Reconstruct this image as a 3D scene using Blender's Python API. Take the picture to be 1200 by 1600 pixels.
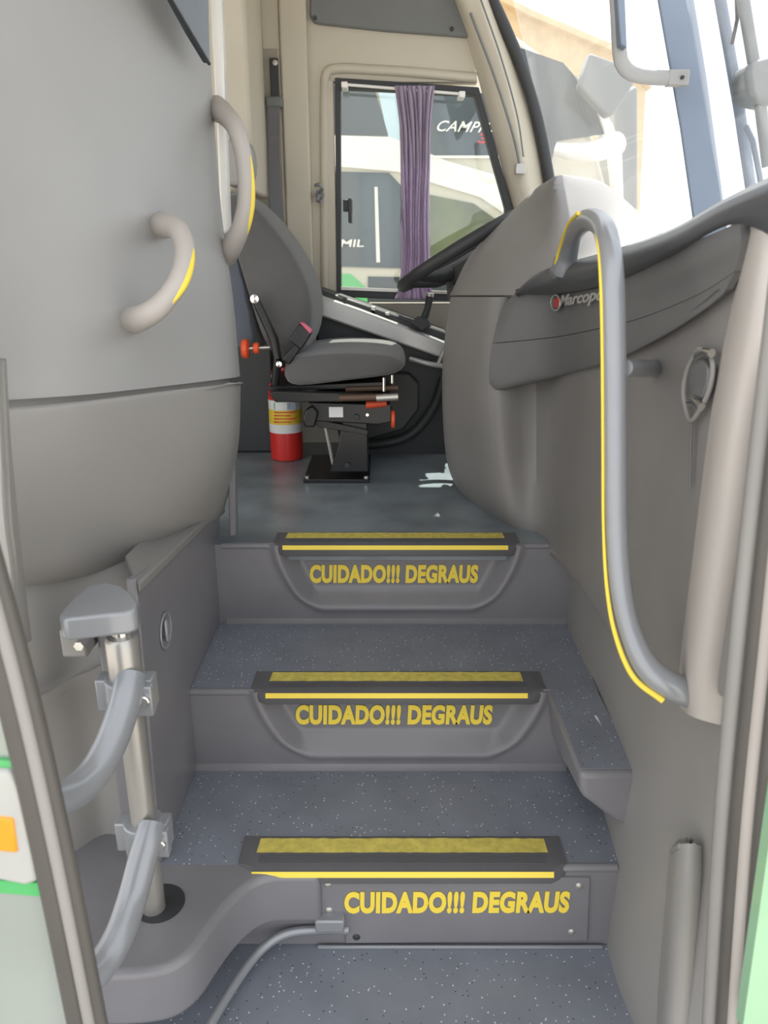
import bpy, bmesh, math, random
from mathutils import Vector, Matrix, noise
random.seed(7)
R = math.radians
for o in list(bpy.data.objects): bpy.data.objects.remove(o)
scn = bpy.context.scene
COL = scn.collection

# ------------------------------------------------------------------ camera, world, sun, exposure
CZ = 1.744; PITCH = R(18.5); FPX = 1200.0
cam = bpy.data.cameras.new('camera'); cam.sensor_fit = 'VERTICAL'; cam.sensor_height = 32.0; cam.lens = 24.0
cam.clip_start = 0.02; cam.clip_end = 300
co = bpy.data.objects.new('camera', cam); COL.objects.link(co)
co.location = (0, 0, CZ); co.rotation_euler = (R(90) - PITCH, 0, 0)
scn.camera = co
cam.dof.use_dof = True; cam.dof.focus_distance = 1.9; cam.dof.aperture_fstop = 4.5
w = bpy.data.worlds.new('world'); scn.world = w; w.use_nodes = True
wn = w.node_tree.nodes; wl = w.node_tree.links; wn.clear()
wo = wn.new('ShaderNodeOutputWorld'); bg = wn.new('ShaderNodeBackground'); sky = wn.new('ShaderNodeTexSky')
sky.sky_type = 'HOSEK_WILKIE'; sky.turbidity = 6.0; sky.ground_albedo = 0.5
sky.sun_direction = Vector((.04, .47, .88)).normalized()
mixw = wn.new('ShaderNodeMix'); mixw.data_type = 'RGBA'; mixw.inputs[0].default_value = 0.72
mixw.inputs[7].default_value = (0.97, 0.985, 1.0, 1)
wl.new(sky.outputs[0], mixw.inputs[6]); wl.new(mixw.outputs[2], bg.inputs['Color'])
bg.inputs['Strength'].default_value = 1.25
wl.new(bg.outputs[0], wo.inputs[0])
sun = bpy.data.lights.new('sun', 'SUN'); sun.energy = 6.5; sun.angle = R(0.6); sun.color = (1.0, 0.95, 0.86)
so = bpy.data.objects.new('sun', sun); COL.objects.link(so)
so.rotation_euler = Vector((.04, .47, .88)).to_track_quat('Z', 'Y').to_euler(); so.location = (2, 2, 8)
vs = scn.view_settings
vs.view_transform = 'Standard'; vs.look = 'None'; vs.gamma = 1.0; vs.use_curve_mapping = False
vs.exposure = 0.90

# ------------------------------------------------------------------ helpers: rays from measured sight lines
UP = Vector((0, math.sin(PITCH), math.cos(PITCH))); FW = Vector((0, math.cos(PITCH), -math.sin(PITCH)))
EYE = Vector((0, 0, CZ))
def ray(u, v): return Vector((1, 0, 0)) * ((u - 600) / FPX) + UP * ((800 - v) / FPX) + FW
def P(u, v, Y): d = ray(u, v); return EYE + d * (Y / d.y)
def PX(u, v, X): d = ray(u, v); return EYE + d * (X / d.x)
def PZ(u, v, Z): d = ray(u, v); return EYE + d * ((Z - CZ) / d.z)
def tag(o, label=None, cat=None, group=None, kind=None):
    if label: o['label'] = label
    if cat: o['category'] = cat
    if group: o['group'] = group
    if kind: o['kind'] = kind
    return o
def empty(name, loc, label=None, cat=None, group=None, kind=None):
    o = bpy.data.objects.new(name, None); COL.objects.link(o); o.location = loc
    o.empty_display_size = .05
    return tag(o, label, cat, group, kind)
def link(name, me, mat, parent=None, smooth=True, bevel=0, seg=2, sub=0, angle=40):
    o = bpy.data.objects.new(name, me); COL.objects.link(o)
    if mat: me.materials.append(mat)
    for p in me.polygons: p.use_smooth = smooth
    if parent:
        o.parent = parent
        o.matrix_parent_inverse = parent_world(parent).inverted()
    if bevel:
        m = o.modifiers.new('bevel', 'BEVEL'); m.width = bevel; m.segments = seg; m.limit_method = 'ANGLE'; m.angle_limit = R(35)
        m.harden_normals = False
    if sub:
        m = o.modifiers.new('sub', 'SUBSURF'); m.levels = sub; m.render_levels = sub
    if smooth:
        try: me.set_sharp_from_angle(angle=R(angle))
        except Exception: pass
    return o
def parent_world(o):
    m = Matrix.LocRotScale(o.location, o.rotation_euler, o.scale)
    if o.parent: m = parent_world(o.parent) @ o.matrix_parent_inverse @ m
    return m
def mesh(name, vs_, fs, mat, parent=None, **k):
    me = bpy.data.meshes.new(name); me.from_pydata([tuple(v) for v in vs_], [], fs); me.update()
    bm = bmesh.new(); bm.from_mesh(me); bmesh.ops.recalc_face_normals(bm, faces=bm.faces); bm.to_mesh(me); bm.free()
    return link(name, me, mat, parent, **k)
class MB:
    def __init__(s): s.v = []; s.f = []
    def add(s, vs_, fs):
        n = len(s.v); s.v += [Vector(a) for a in vs_]; s.f += [tuple(i + n for i in f) for f in fs]; return s
    def box(s, a, b):
        (x0, y0, z0), (x1, y1, z1) = a, b
        return s.add([(x0,y0,z0),(x1,y0,z0),(x1,y1,z0),(x0,y1,z0),(x0,y0,z1),(x1,y0,z1),(x1,y1,z1),(x0,y1,z1)],
                     [(0,3,2,1),(4,5,6,7),(0,1,5,4),(1,2,6,5),(2,3,7,6),(3,0,4,7)])
    def bpx(s, u0, v0, u1, v1, Y0, Y1):
        um, vm = (u0+u1)/2, (v0+v1)/2
        x0 = P(u0, vm, Y0).x; x1 = P(u1, vm, Y0).x; z0 = P(um, v1, Y0).z; z1 = P(um, v0, Y0).z
        return s.box((x0, Y0, z0), (x1, Y1, z1))
    def prism(s, front, off):
        n = len(front); off = Vector(off); fr = [Vector(p) for p in front]
        s.add(fr + [p + off for p in fr], [tuple(range(n)), tuple(range(2*n-1, n-1, -1))] + [(i, (i+1) % n, n+(i+1) % n, n+i) for i in range(n)])
        return s
    def ppx(s, poly, Y0, Y1): return s.prism([P(u, v, Y0) for u, v in poly], (0, Y1-Y0, 0))
    def tube(s, pts, r, n=16, cap=True, flat=None):
        pts = [Vector(p) for p in pts]; N = len(pts); rs = r if isinstance(r, (list, tuple)) else [r]*N
        t0 = (pts[1]-pts[0]).normalized(); a = t0.orthogonal().normalized(); rings = []
        base = len(s.v); vs_ = []
        for i in range(N):
            t = (pts[min(i+1, N-1)] - pts[max(i-1, 0)]).normalized()
            a = (a - t*a.dot(t)).normalized(); b = t.cross(a)
            for k in range(n):
                c = 2*math.pi*k/n; d = (a*math.cos(c) + b*math.sin(c))*rs[i]
                if flat: ax, fac = flat; ax = Vector(ax); d = d - ax*d.dot(ax)*(1-fac)
                vs_.append(pts[i] + d)
        fs = [(i*n+k, i*n+(k+1) % n, (i+1)*n+(k+1) % n, (i+1)*n+k) for i in range(N-1) for k in range(n)]
        if cap: fs += [tuple(range(n-1, -1, -1)), tuple((N-1)*n+k for k in range(n))]
        return s.add(vs_, fs)
    def lathe(s, c, prof, n=28, axis='Z'):
        c = Vector(c); vs_ = []
        for r_, h in prof:
            for k in range(n):
                a = 2*math.pi*k/n; q = (r_*math.cos(a), r_*math.sin(a), h)
                if axis == 'Y': q = (q[0], q[2], q[1])
                if axis == 'X': q = (q[2], q[0], q[1])
                vs_.append(c + Vector(q))
        m = len(prof)
        fs = [(i*n+k, i*n+(k+1) % n, (i+1)*n+(k+1) % n, (i+1)*n+k) for i in range(m-1) for k in range(n)]
        fs += [tuple(range(n)), tuple((m-1)*n+k for k in range(n-1, -1, -1))]
        return s.add(vs_, fs)
    def build(s, name, mat, parent=None, **k): return mesh(name, s.v, s.f, mat, parent, **k)
def cr(p0, p1, p2, p3, t):
    return 0.5*((2*p1) + (p2-p0)*t + (2*p0-5*p1+4*p2-p3)*t*t + (3*p1-p0-3*p2+p3)*t*t*t)
def smooth_path(pts, n=8):
    pts = [Vector(p) for p in pts]; out = []
    for i in range(len(pts)-1):
        a = pts[i-1] if i else pts[0]*2-pts[1]; d = pts[i+2] if i+2 < len(pts) else pts[-1]*2-pts[-2]
        for k in range(n): out.append(cr(a, pts[i], pts[i+1], d, k/n))
    out.append(pts[-1]); return out
def loft_grid(rows, n=6, m=6):
    rows = [smooth_path(r, n) for r in rows]; cols = list(zip(*rows))
    cols = [smooth_path(c, m) for c in cols]; return [list(r) for r in zip(*cols)]
def surface(name, rows, mat, parent=None, n=6, m=6, thick=.012, fn=None, **k):
    g = loft_grid(rows, n, m); H = len(g); W = len(g[0])
    if fn: g = fn(g)
    def nrm(i, j):
        a = g[min(i+1, H-1)][j]-g[max(i-1, 0)][j]; b = g[i][min(j+1, W-1)]-g[i][max(j-1, 0)][j] if False else g[i][min(j+1, W-1)]-g[i][max(j-1, 0)]
        return a.cross(b).normalized()
    N = [[nrm(i, j) for j in range(W)] for i in range(H)]
    sgn = 1 if sum(N[i][j].dot(EYE-g[i][j]) for i in range(H) for j in range(W)) > 0 else -1
    fr = [g[i][j] for i in range(H) for j in range(W)]; bk = [g[i][j]-N[i][j]*sgn*thick for i in range(H) for j in range(W)]
    q = lambda i, j: i*W+j; o = H*W; fs = []
    for i in range(H-1):
        for j in range(W-1):
            fs.append((q(i, j), q(i, j+1), q(i+1, j+1), q(i+1, j))); fs.append((o+q(i, j), o+q(i+1, j), o+q(i+1, j+1), o+q(i, j+1)))
    for i in range(H-1): fs += [(q(i, 0), q(i+1, 0), o+q(i+1, 0), o+q(i, 0)), (q(i, W-1), o+q(i, W-1), o+q(i+1, W-1), q(i+1, W-1))]
    for j in range(W-1): fs += [(q(0, j), o+q(0, j), o+q(0, j+1), q(0, j+1)), (q(H-1, j), q(H-1, j+1), o+q(H-1, j+1), o+q(H-1, j))]
    return mesh(name, fr+bk, fs, mat, parent, **k)
def pillow(name, prof, Y0, Y1, mat, parent, edge=.07, k=.09, layers=9, sub=1):
    c = Vector((sum(p.x for p in prof)/len(prof), 0, sum(p.z for p in prof)/len(prof))); vs_ = []; n = len(prof)
    for i in range(layers):
        s = -math.cos(math.pi*i/(layers-1)); y = (Y0+Y1)/2+(Y1-Y0)/2*s
        sc = 1-k*(abs(s)**6)*2.0
        for p in prof: vs_.append(Vector((c.x+(p.x-c.x)*sc, y, c.z+(p.z-c.z)*sc)))
    fs = [(i*n+j, i*n+(j+1) % n, (i+1)*n+(j+1) % n, (i+1)*n+j) for i in range(layers-1) for j in range(n)]
    fs += [tuple(range(n-1, -1, -1)), tuple((layers-1)*n+j for j in range(n))]
    return mesh(name, vs_, fs, mat, parent, sub=sub, angle=80)
def text(name, body, BL, BR, TL, mat, parent=None, bold=.03, depth=.0012, spacing=1.0, shear=0.0):
    cu = bpy.data.curves.new(name, 'FONT'); cu.body = body; cu.size = 1; cu.offset = bold; cu.space_character = spacing; cu.shear = shear
    cu.resolution_u = 4
    t = bpy.data.objects.new(name, cu); COL.objects.link(t)
    dg = bpy.context.evaluated_depsgraph_get(); dg.update()
    me = bpy.data.meshes.new_from_object(t.evaluated_get(dg)); bpy.data.objects.remove(t)
    xs = [v.co.x for v in me.vertices]; ys = [v.co.y for v in me.vertices]
    x0, x1, y0, y1 = min(xs), max(xs), min(ys), max(ys)
    BL, BR, TL = Vector(BL), Vector(BR), Vector(TL); ax, ay = BR-BL, TL-BL; nn = ax.cross(ay).normalized()
    for v in me.vertices:
        a = (v.co.x-x0)/(x1-x0); b = (v.co.y-y0)/(y1-y0); v.co = BL+ax*a+ay*b
    bm = bmesh.new(); bm.from_mesh(me)
    r = bmesh.ops.extrude_face_region(bm, geom=bm.faces[:])
    for e in r['geom']:
        if isinstance(e, bmesh.types.BMVert): e.co += nn*depth
    bmesh.ops.recalc_face_normals(bm, faces=bm.faces); bm.to_mesh(me); bm.free(); me.materials.clear()
    return link(name, me, mat, parent, smooth=False)

# ------------------------------------------------------------------ materials
def mat(name, col, rough=.5, metal=0, bump=.15, bscale=180, var=.06, vscale=6, spec=.5, coat=0, alpha=1, sheen=0):
    m = bpy.data.materials.new(name); m.use_nodes = True; nt = m.node_tree; b = nt.nodes['Principled BSDF']
    b.inputs['Roughness'].default_value = rough; b.inputs['Metallic'].default_value = metal
    b.inputs['Specular IOR Level'].default_value = spec; b.inputs['Coat Weight'].default_value = coat
    b.inputs['Sheen Weight'].default_value = sheen
    tc = nt.nodes.new('ShaderNodeTexCoord'); nz = nt.nodes.new('ShaderNodeTexNoise'); nz.inputs['Scale'].default_value = vscale; nz.inputs['Detail'].default_value = 5
    nt.links.new(tc.outputs['Object'], nz.inputs['Vector'])
    rp = nt.nodes.new('ShaderNodeValToRGB'); rp.color_ramp.elements[0].position = .3; rp.color_ramp.elements[1].position = .7
    rp.color_ramp.elements[0].color = tuple(c*(1-var) for c in col)+(1,); rp.color_ramp.elements[1].color = tuple(min(1, c*(1+var)) for c in col)+(1,)
    nt.links.new(nz.outputs[0], rp.inputs[0]); nt.links.new(rp.outputs[0], b.inputs['Base Color'])
    if bump:
        n2 = nt.nodes.new('ShaderNodeTexNoise'); n2.inputs['Scale'].default_value = bscale; n2.inputs['Detail'].default_value = 3
        nt.links.new(tc.outputs['Object'], n2.inputs['Vector'])
        bp = nt.nodes.new('ShaderNodeBump'); bp.inputs['Strength'].default_value = bump; bp.inputs['Distance'].default_value = .001
        nt.links.new(n2.outputs[0], bp.inputs['Height']); nt.links.new(bp.outputs[0], b.inputs['Normal'])
    return m
def speckle(name, col, light, dark, scale=95, fr=.10):
    m = mat(name, col, .42, bump=.2, bscale=400, var=.10, vscale=9); nt = m.node_tree; b = nt.nodes['Principled BSDF']
    base = b.inputs['Base Color'].links[0].from_socket; tc = [n for n in nt.nodes if n.type == 'TEX_COORD'][0]; prev = base
    for i, (c, sc, th) in enumerate(((light, scale, .16), (dark, scale*.9, .13))):
        vo = nt.nodes.new('ShaderNodeTexVoronoi'); vo.inputs['Scale'].default_value = sc
        mp = nt.nodes.new('ShaderNodeMapping'); mp.inputs['Location'].default_value = (i*3.3, i*1.7, i*.37); nt.links.new(tc.outputs['Object'], mp.inputs[0]); nt.links.new(mp.outputs[0], vo.inputs['Vector'])
        lt = nt.nodes.new('ShaderNodeMath'); lt.operation = 'LESS_THAN'; lt.inputs[1].default_value = th; nt.links.new(vo.outputs['Distance'], lt.inputs[0])
        sx = nt.nodes.new('ShaderNodeSeparateColor'); nt.links.new(vo.outputs['Color'], sx.inputs[0])
        g = nt.nodes.new('ShaderNodeMath'); g.operation = 'LESS_THAN'; g.inputs[1].default_value = .42; nt.links.new(sx.outputs[0], g.inputs[0])
        mu = nt.nodes.new('ShaderNodeMath'); mu.operation = 'MULTIPLY'; nt.links.new(lt.outputs[0], mu.inputs[0]); nt.links.new(g.outputs[0], mu.inputs[1])
        mx = nt.nodes.new('ShaderNodeMix'); mx.data_type = 'RGBA'; nt.links.new(mu.outputs[0], mx.inputs[0]); nt.links.new(prev, mx.inputs[6]); mx.inputs[7].default_value = c+(1,)
        prev = mx.outputs[2]
    nt.links.new(prev, b.inputs['Base Color']); return m
def glass(name, tint=(1, 1, 1), refl=.07, rough=.02, haze=0.0):
    m = bpy.data.materials.new(name); m.use_nodes = True; nt = m.node_tree; nt.nodes.clear()
    out = nt.nodes.new('ShaderNodeOutputMaterial'); tr = nt.nodes.new('ShaderNodeBsdfTransparent'); tr.inputs[0].default_value = tint+(1,)
    gl = nt.nodes.new('ShaderNodeBsdfGlossy'); gl.inputs['Roughness'].default_value = rough
    mx = nt.nodes.new('ShaderNodeMixShader'); mx.inputs[0].default_value = refl
    nt.links.new(tr.outputs[0], mx.inputs[1]); nt.links.new(gl.outputs[0], mx.inputs[2]); last = mx
    if haze:  # pale translucent layer imitating a veil of glare
        df = nt.nodes.new('ShaderNodeBsdfTranslucent'); df.inputs[0].default_value = (.9, .88, .84, 1); m2 = nt.nodes.new('ShaderNodeMixShader')
        nz = nt.nodes.new('ShaderNodeTexNoise'); nz.inputs['Scale'].default_value = 4; nz.inputs['Detail'].default_value = 6
        mr = nt.nodes.new('ShaderNodeMapRange'); mr.inputs[3].default_value = haze*.5; mr.inputs[4].default_value = haze*1.5
        nt.links.new(nz.outputs[0], mr.inputs[0]); nt.links.new(mr.outputs[0], m2.inputs[0])
        nt.links.new(mx.outputs[0], m2.inputs[1]); nt.links.new(df.outputs[0], m2.inputs[2]); last = m2
    nt.links.new(last.outputs[0], out.inputs[0]); return m
M = dict(
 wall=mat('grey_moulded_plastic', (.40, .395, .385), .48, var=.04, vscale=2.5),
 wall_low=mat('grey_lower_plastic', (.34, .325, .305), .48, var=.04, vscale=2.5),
 step=mat('step_grey_plastic', (.215, .208, .220), .30, var=.07, bump=.1),
 tread=speckle('speckled_step_vinyl', (.215, .232, .272), (.72, .73, .76), (.02, .02, .025)),
 floor=mat('blue_grey_floor_vinyl', (.22, .255, .28), .28, var=.25, vscale=7, bump=.1),
 nosing=mat('dark_grey_rubber', (.115, .112, .118), .55, bump=.3),
 yellow=mat('yellow_paint', (.95, .72, .08), .5, bump=0, var=.03),
 tape=mat('worn_yellow_tape', (.66, .55, .12), .65, bump=.6, bscale=500, var=.18, vscale=60),
 metal=mat('grey_painted_steel', (.32, .33, .35), .28, metal=.25, bump=.05, bscale=60),
 alu=mat('brushed_aluminium', (.50, .48, .45), .34, metal=.65, bump=.08),
 chrome=mat('bright_chrome', (.75, .74, .72), .18, metal=1, bump=0),
 dash=mat('grey_dash_plastic', (.25, .238, .228), .50, var=.05, bump=.25, bscale=420),
 inlay=mat('dark_inlay_plastic', (.165, .162, .160), .45, var=.05, bump=.25, bscale=420),
 armrest=mat('charcoal_armrest_plastic', (.09, .092, .098), .42, bump=.25, bscale=420),
 rwall=mat('right_wall_plastic', (.31, .298, .285), .46, var=.05),
 post=mat('warm_grey_trim', (.50, .46, .425), .50, var=.03),
 beige=mat('beige_fibreglass', (.57, .52, .42), .5, var=.04, vscale=3),
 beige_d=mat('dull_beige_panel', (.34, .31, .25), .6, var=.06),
 greyp=mat('added_blocker_grey', (.17, .175, .17), .5),
 rubber=mat('black_rubber', (.035, .036, .038), .5, bump=.2),
 seal=mat('weathered_rubber_seal', (.105, .097, .088), .42, bump=.3),
 black=mat('black_steel', (.012, .012, .013), .32, bump=.05),
 dark=mat('dark_plastic', (.035, .037, .038), .5),
 fabric=mat('dark_grey_woven_fabric', (.105, .102, .100), .9, bump=.8, bscale=700, sheen=.3, var=.1),
 fabric_b=mat('blue_grey_woven_fabric', (.10, .115, .14), .9, bump=.8, bscale=700, sheen=.3, var=.1),
 purple=mat('purple_curtain_cloth', (.54, .455, .57), .9, bump=.4, bscale=500, sheen=.4),
 silver=mat('silver_console_paint', (.50, .495, .48), .32, metal=.35, bump=.05),
 red=mat('red_enamel', (.62, .03, .025), .3), orange=mat('orange_red_knob_plastic', (.80, .10, .03), .4),
 white=mat('white_sticker', (.75, .75, .72), .6, bump=0), ylabel=mat('yellow_sticker', (.80, .58, .05), .5, bump=0),
 green=mat('green_paint', (.10, .50, .16), .3, coat=.3, bump=0), pgreen=mat('pale_green_paint', (.33, .58, .36), .3, coat=.3, bump=0),
 bus=mat('cream_bus_paint', (.62, .58, .48), .3, coat=.3, bump=0, var=.04, vscale=1.2),
 busw=mat('white_bus_paint', (.85, .83, .78), .3, coat=.3, bump=0),
 busglass=mat('dark_bus_glass', (.055, .07, .08), .08, bump=0, var=.3, vscale=1.4),
 buspanel=mat('olive_reflection_glass', (.15, .17, .10), .12, bump=0, var=.6, vscale=2.2),  # green-yellow reflections put into the pane colour
 skyrefl=mat('painted_sky_reflection', (.52, .66, .74), .12, bump=0, var=.05),  # pale blue standing in for sky mirrored in coach glass
 skin=mat('silver_green_body_paint', (.42, .46, .42), .28, metal=.2, coat=.4, bump=0, var=.08, vscale=3),
 lamp_w=mat('clear_lamp_lens', (.52, .52, .49), .12, bump=0), lamp_o=mat('amber_lamp_lens', (.95, .38, .03), .15, bump=0),
 ground=mat('pale_concrete', (.36, .34, .31), .9, var=.12, vscale=1.5, bump=.6, bscale=60),
 tan=mat('tan_shed_cladding', (.60, .46, .28), .8, var=.08), mirror=mat('grey_mirror_housing', (.20, .21, .21), .4),
 lens=mat('mirror_face', (.6, .62, .64), .05, metal=1, bump=0), pink=mat('pink_plastic', (.7, .12, .2), .4), belt=mat('grey_webbing', (.17, .165, .175), .8, bump=.6, bscale=900),
 bluepost=mat('blue_grey_post', (.22, .27, .35), .4), badge=mat('pale_badge_lettering', (.55, .53, .50), .35, metal=.3, bump=0),
 glass=glass('clear_glass', (.93, .96, .95), .06), wglass=glass('hazy_windscreen_glass', (.96, .98, 1.0), .05, haze=.055),  # windscreen carries the milky glare as a translucent mix
 dglass=glass('dark_glass', (.25, .27, .27), .25),
)
# translucency for the curtain
nt = M['purple'].node_tree; b = nt.nodes['Principled BSDF']; tl = nt.nodes.new('ShaderNodeBsdfTranslucent'); tl.inputs[0].default_value = (.50, .38, .56, 1)
mx = nt.nodes.new('ShaderNodeMixShader'); mx.inputs[0].default_value = .4; nt.links.new(b.outputs[0], mx.inputs[1]); nt.links.new(tl.outputs[0], mx.inputs[2])
nt.links.new(mx.outputs[0], [n for n in nt.nodes if n.type == 'OUTPUT_MATERIAL'][0].inputs[0])

# ------------------------------------------------------------------ key levels
Z0, Z1, Z2, Z3 = .360, .5665, .780, 1.0105       # bottom tread, first, second, driver's floor
Y1, Y2, Y3 = 1.25, 1.568, 1.920                  # riser planes
XL, XR = -.465, .50
YW = 3.10                                        # driver's side wall

# ================================================================== SETTING
def S(o): o['kind'] = 'structure'; return o
S(MB().box((-30, -12, -.1), (30, 40, 0)).build('ground', M['ground'], smooth=False))
S(MB().box((-1.6, Y3+.012, Z3-.05), (.95, YW, Z3)).build('floor', M['floor'], smooth=False))
# roof and rear closure of the cab
S(MB().box((-3.0, .78, 2.93), (.44, YW+.08, 3.0)).build('ceiling', M['beige'], smooth=False))
S(MB().box((-1.62, 2.25, Z3), (-1.56, YW, 2.93)).build('wall_rear', M['beige_d'], smooth=False))
# driver's side wall with a window opening
ww = empty('wall_driver_side', (-.3, YW, Z3), kind='structure')
Yf = YW
wl_, wr_ = P(523, 300, Yf).x, P(800, 330, Yf).x
zt, zb = P(640, 128, Yf).z, P(640, 474, Yf).z
MB().box((-1.56, Yf, Z3), (wl_, Yf+.06, 2.93)).build('wall_board', M['beige'], ww, smooth=False)
MB().prism([(wl_, Yf, zt), (P(746, 128, Yf).x, Yf, zt), (P(690, -40, Yf).x, Yf, 2.93), (wl_, Yf, 2.93)], (0, .06, 0)).build('wall_board', M['beige'], ww, smooth=False)
MB().prism([(wl_, Yf, Z3), (.85, Yf, Z3), (.85, Yf, zb), (wl_, Yf, zb)], (0, .06, 0)).build('wall_board', M['beige_d'], ww, smooth=False)
# raised reveal around the window (a bevelled frame moulding)
rv = smooth_path([P(508, 470, Yf), P(507, 300, Yf), P(507, 160, Yf)], 3)+smooth_path([P(508, 122, Yf), P(515, 110, Yf), P(540, 107, Yf)], 4)+[P(640, 113, Yf), P(744, 122, Yf)]
MB().tube([p+Vector((0, -.002, 0)) for p in rv], .017, n=10).build('window_reveal', M['beige'], ww)
MB().bpx(509, 125, 524, 470, Yf-.012, Yf+.01).build('window_reveal', M['beige'], ww, bevel=.004)
# vertical pillar of the wall, left of the window
MB().bpx(442, -60, 483, 470, Yf-.05, Yf+.01).build('pillar', M['beige'], ww, bevel=.008)
MB().bpx(414, -60, 442, 470, Yf-.035, Yf+.01).build('pillar', M['beige'], ww, bevel=.003)
MB().bpx(417, 76, 440, 470, Yf-.042, Yf-.03).build('belt_recess', M['beige_d'], ww, bevel=.003)
MB().bpx(385, -80, 414, 470, Yf-.07, Yf+.01).build('pillar', M['beige_d'], ww, bevel=.01)
MB().ppx([(388, -40), (396, -40), (410, 300), (402, 300)], Yf-.10, Yf-.07).build('curtain_track', M['dark'], ww)
MB().bpx(325, -80, 388, 300, 2.70, 3.05).build('pillar', M['beige'], ww, bevel=.012)
# grey overhead panel above the window
ov = MB().ppx([(484, -60), (484, 24), (490, 35), (500, 37), (600, 48), (732, 58), (745, 40), (700, -60)], Yf-.022, Yf+.002).build('overhead_panel', M['greyp'], bevel=.006)
tag(ov, 'dark grey cover panel at the top, above the beige wall around the driver window', 'panel')
for q in ((492, 28), (706, 45)): MB().lathe(P(q[0], q[1], Yf-.024), [(.0, -.003), (.007, -.003), (.007, .003), (0, .003)], axis='Y').build('screw', M['dark'], ov)

# window_1 : driver's side window
w1 = empty('window_1', P(640, 470, Yf), kind='structure')
fo = [(523, 121), (748, 136), (803, 330), (800, 474), (526, 464)]
fi = [(532, 137), (741, 148), (790, 325), (788, 462), (533, 453)]
n = 5; vs_ = [P(u, v, Yf-.015) for u, v in fo]+[P(u, v, Yf-.015) for u, v in fi]+[P(u, v, Yf-.015)+Vector((0, .05, 0)) for u, v in fo]+[P(u, v, Yf-.015)+Vector((0, .05, 0)) for u, v in fi]
fs = []
for i in range(n):
    j = (i+1) % n; fs += [(i, j, n+j, n+i), (2*n+i, 3*n+i, 3*n+j, 2*n+j), (n+i, n+j, 3*n+j, 3*n+i), (i, 2*n+i, 2*n+j, j)]
mesh('window_frame', vs_, fs, M['rubber'], w1, smooth=False, bevel=.003)
MB().ppx([(531, 136), (742, 147), (792, 325), (790, 464), (531, 454)], Yf+.012, Yf+.018).build('pane', M['glass'], w1, smooth=False)
MB().ppx([(533, 448), (790, 459), (790, 463), (533, 453)], Yf-.020, Yf+.0).build('sill_rail', M['alu'], w1, smooth=False)
MB().bpx(536, 312, 550, 330, Yf-.02, Yf+.012).bpx(544, 309, 549, 348, Yf-.035, Yf-.018).build('window_latch', M['dark'], w1, bevel=.002)
# A pillar trim, driver side
tr = empty('trim_1', P(830, 330, Yf), kind='structure')
def col(l): return [P(u, v, y) for u, v, y in l]
surface('pillar_trim', [col([(700,-30,3.08),(716,-10,3.02),(738,-30,3.00),(748,-30,3.02),(760,-40,3.06)]),
  col([(727,57,3.10),(740,50,3.04),(762,45,3.02),(773,42,3.04),(785,38,3.08)]),
  col([(748,126,3.10),(765,122,3.05),(788,118,3.03),(799,114,3.05),(812,108,3.09)]),
  col([(778,240,3.10),(793,238,3.05),(812,235,3.03),(828,230,3.05),(846,222,3.09)]),
  col([(803,335,3.10),(815,335,3.05),(832,335,3.03),(846,335,3.05),(866,335,3.09)])], M['beige'], tr, thick=.03)
MB().tube(smooth_path([P(735, 20, 2.995), P(772, 118, 3.005), P(800, 205, 3.01), P(812, 258, 3.01)]), .0045, n=8).build('curtain_rail', M['greyp'], tr)
MB().tube(smooth_path([P(748, -10, 2.995), P(783, 90, 3.005), P(808, 180, 3.01), P(818, 245, 3.01)]), .003, n=8).build('curtain_rail', M['greyp'], tr)
MB().bpx(806, 255, 822, 272, 2.985, 3.02).build('rail_end_clip', M['alu'], tr, bevel=.003)
MB().tube(smooth_path([P(750, -40, 3.05), P(790, 45, 3.06), P(820, 120, 3.06), P(845, 210, 3.06), P(868, 340, 3.06)]), .021, n=10).build('windscreen_seal', M['rubber'], tr)
S(MB().bpx(-0, 0, 1, 1, 3, 3.01).build('trim_9', M['beige'])) if False else None

# ------------------------------------------------------------------ windscreen
w2 = empty('window_2', P(1110, 330, 1.95), kind='structure')
def WS(y, z):   # raked, slightly curved windscreen surface
    x = .80-.33*(z-1.8)-.10*max(0, (abs(y-1.95)/1.15))**2.2
    return Vector((x, y, z))
for (ya, yb) in ((3.08, 1.99), (1.91, .86)):
    rows = [[WS(ya+(yb-ya)*k/4, z) for k in range(5)] for z in (2.85, 2.5, 2.1, 1.62)]
    surface('windscreen_pane', rows, M['wglass'], w2, thick=.005, n=3, m=3)
MB().prism([P(1020, -40, 1.95), P(1078, -40, 1.95), P(1104, 120, 1.95), P(1142, 400, 1.95), P(1090, 400, 1.95), P(1062, 200, 1.95)], (.03, .07, 0)).build('centre_post', M['bluepost'], w2, bevel=.006)
MB().box((.10, .86, 2.84), (.46, 3.12, 2.93)).build('header', M['beige'], w2, bevel=.01)
hv = [WS(y, z)+Vector((-.02, 0, 0)) for y, z in ((.88, 2.86), (2.72, 2.86), (2.72, 2.50), (.88, 2.44))]
MB().prism(hv, (-.03, 0, -.01)).build('added_sun_blocker', M['greyp'], w2, bevel=.008)  # added panel out of view, keeps direct sun off the steps

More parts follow.
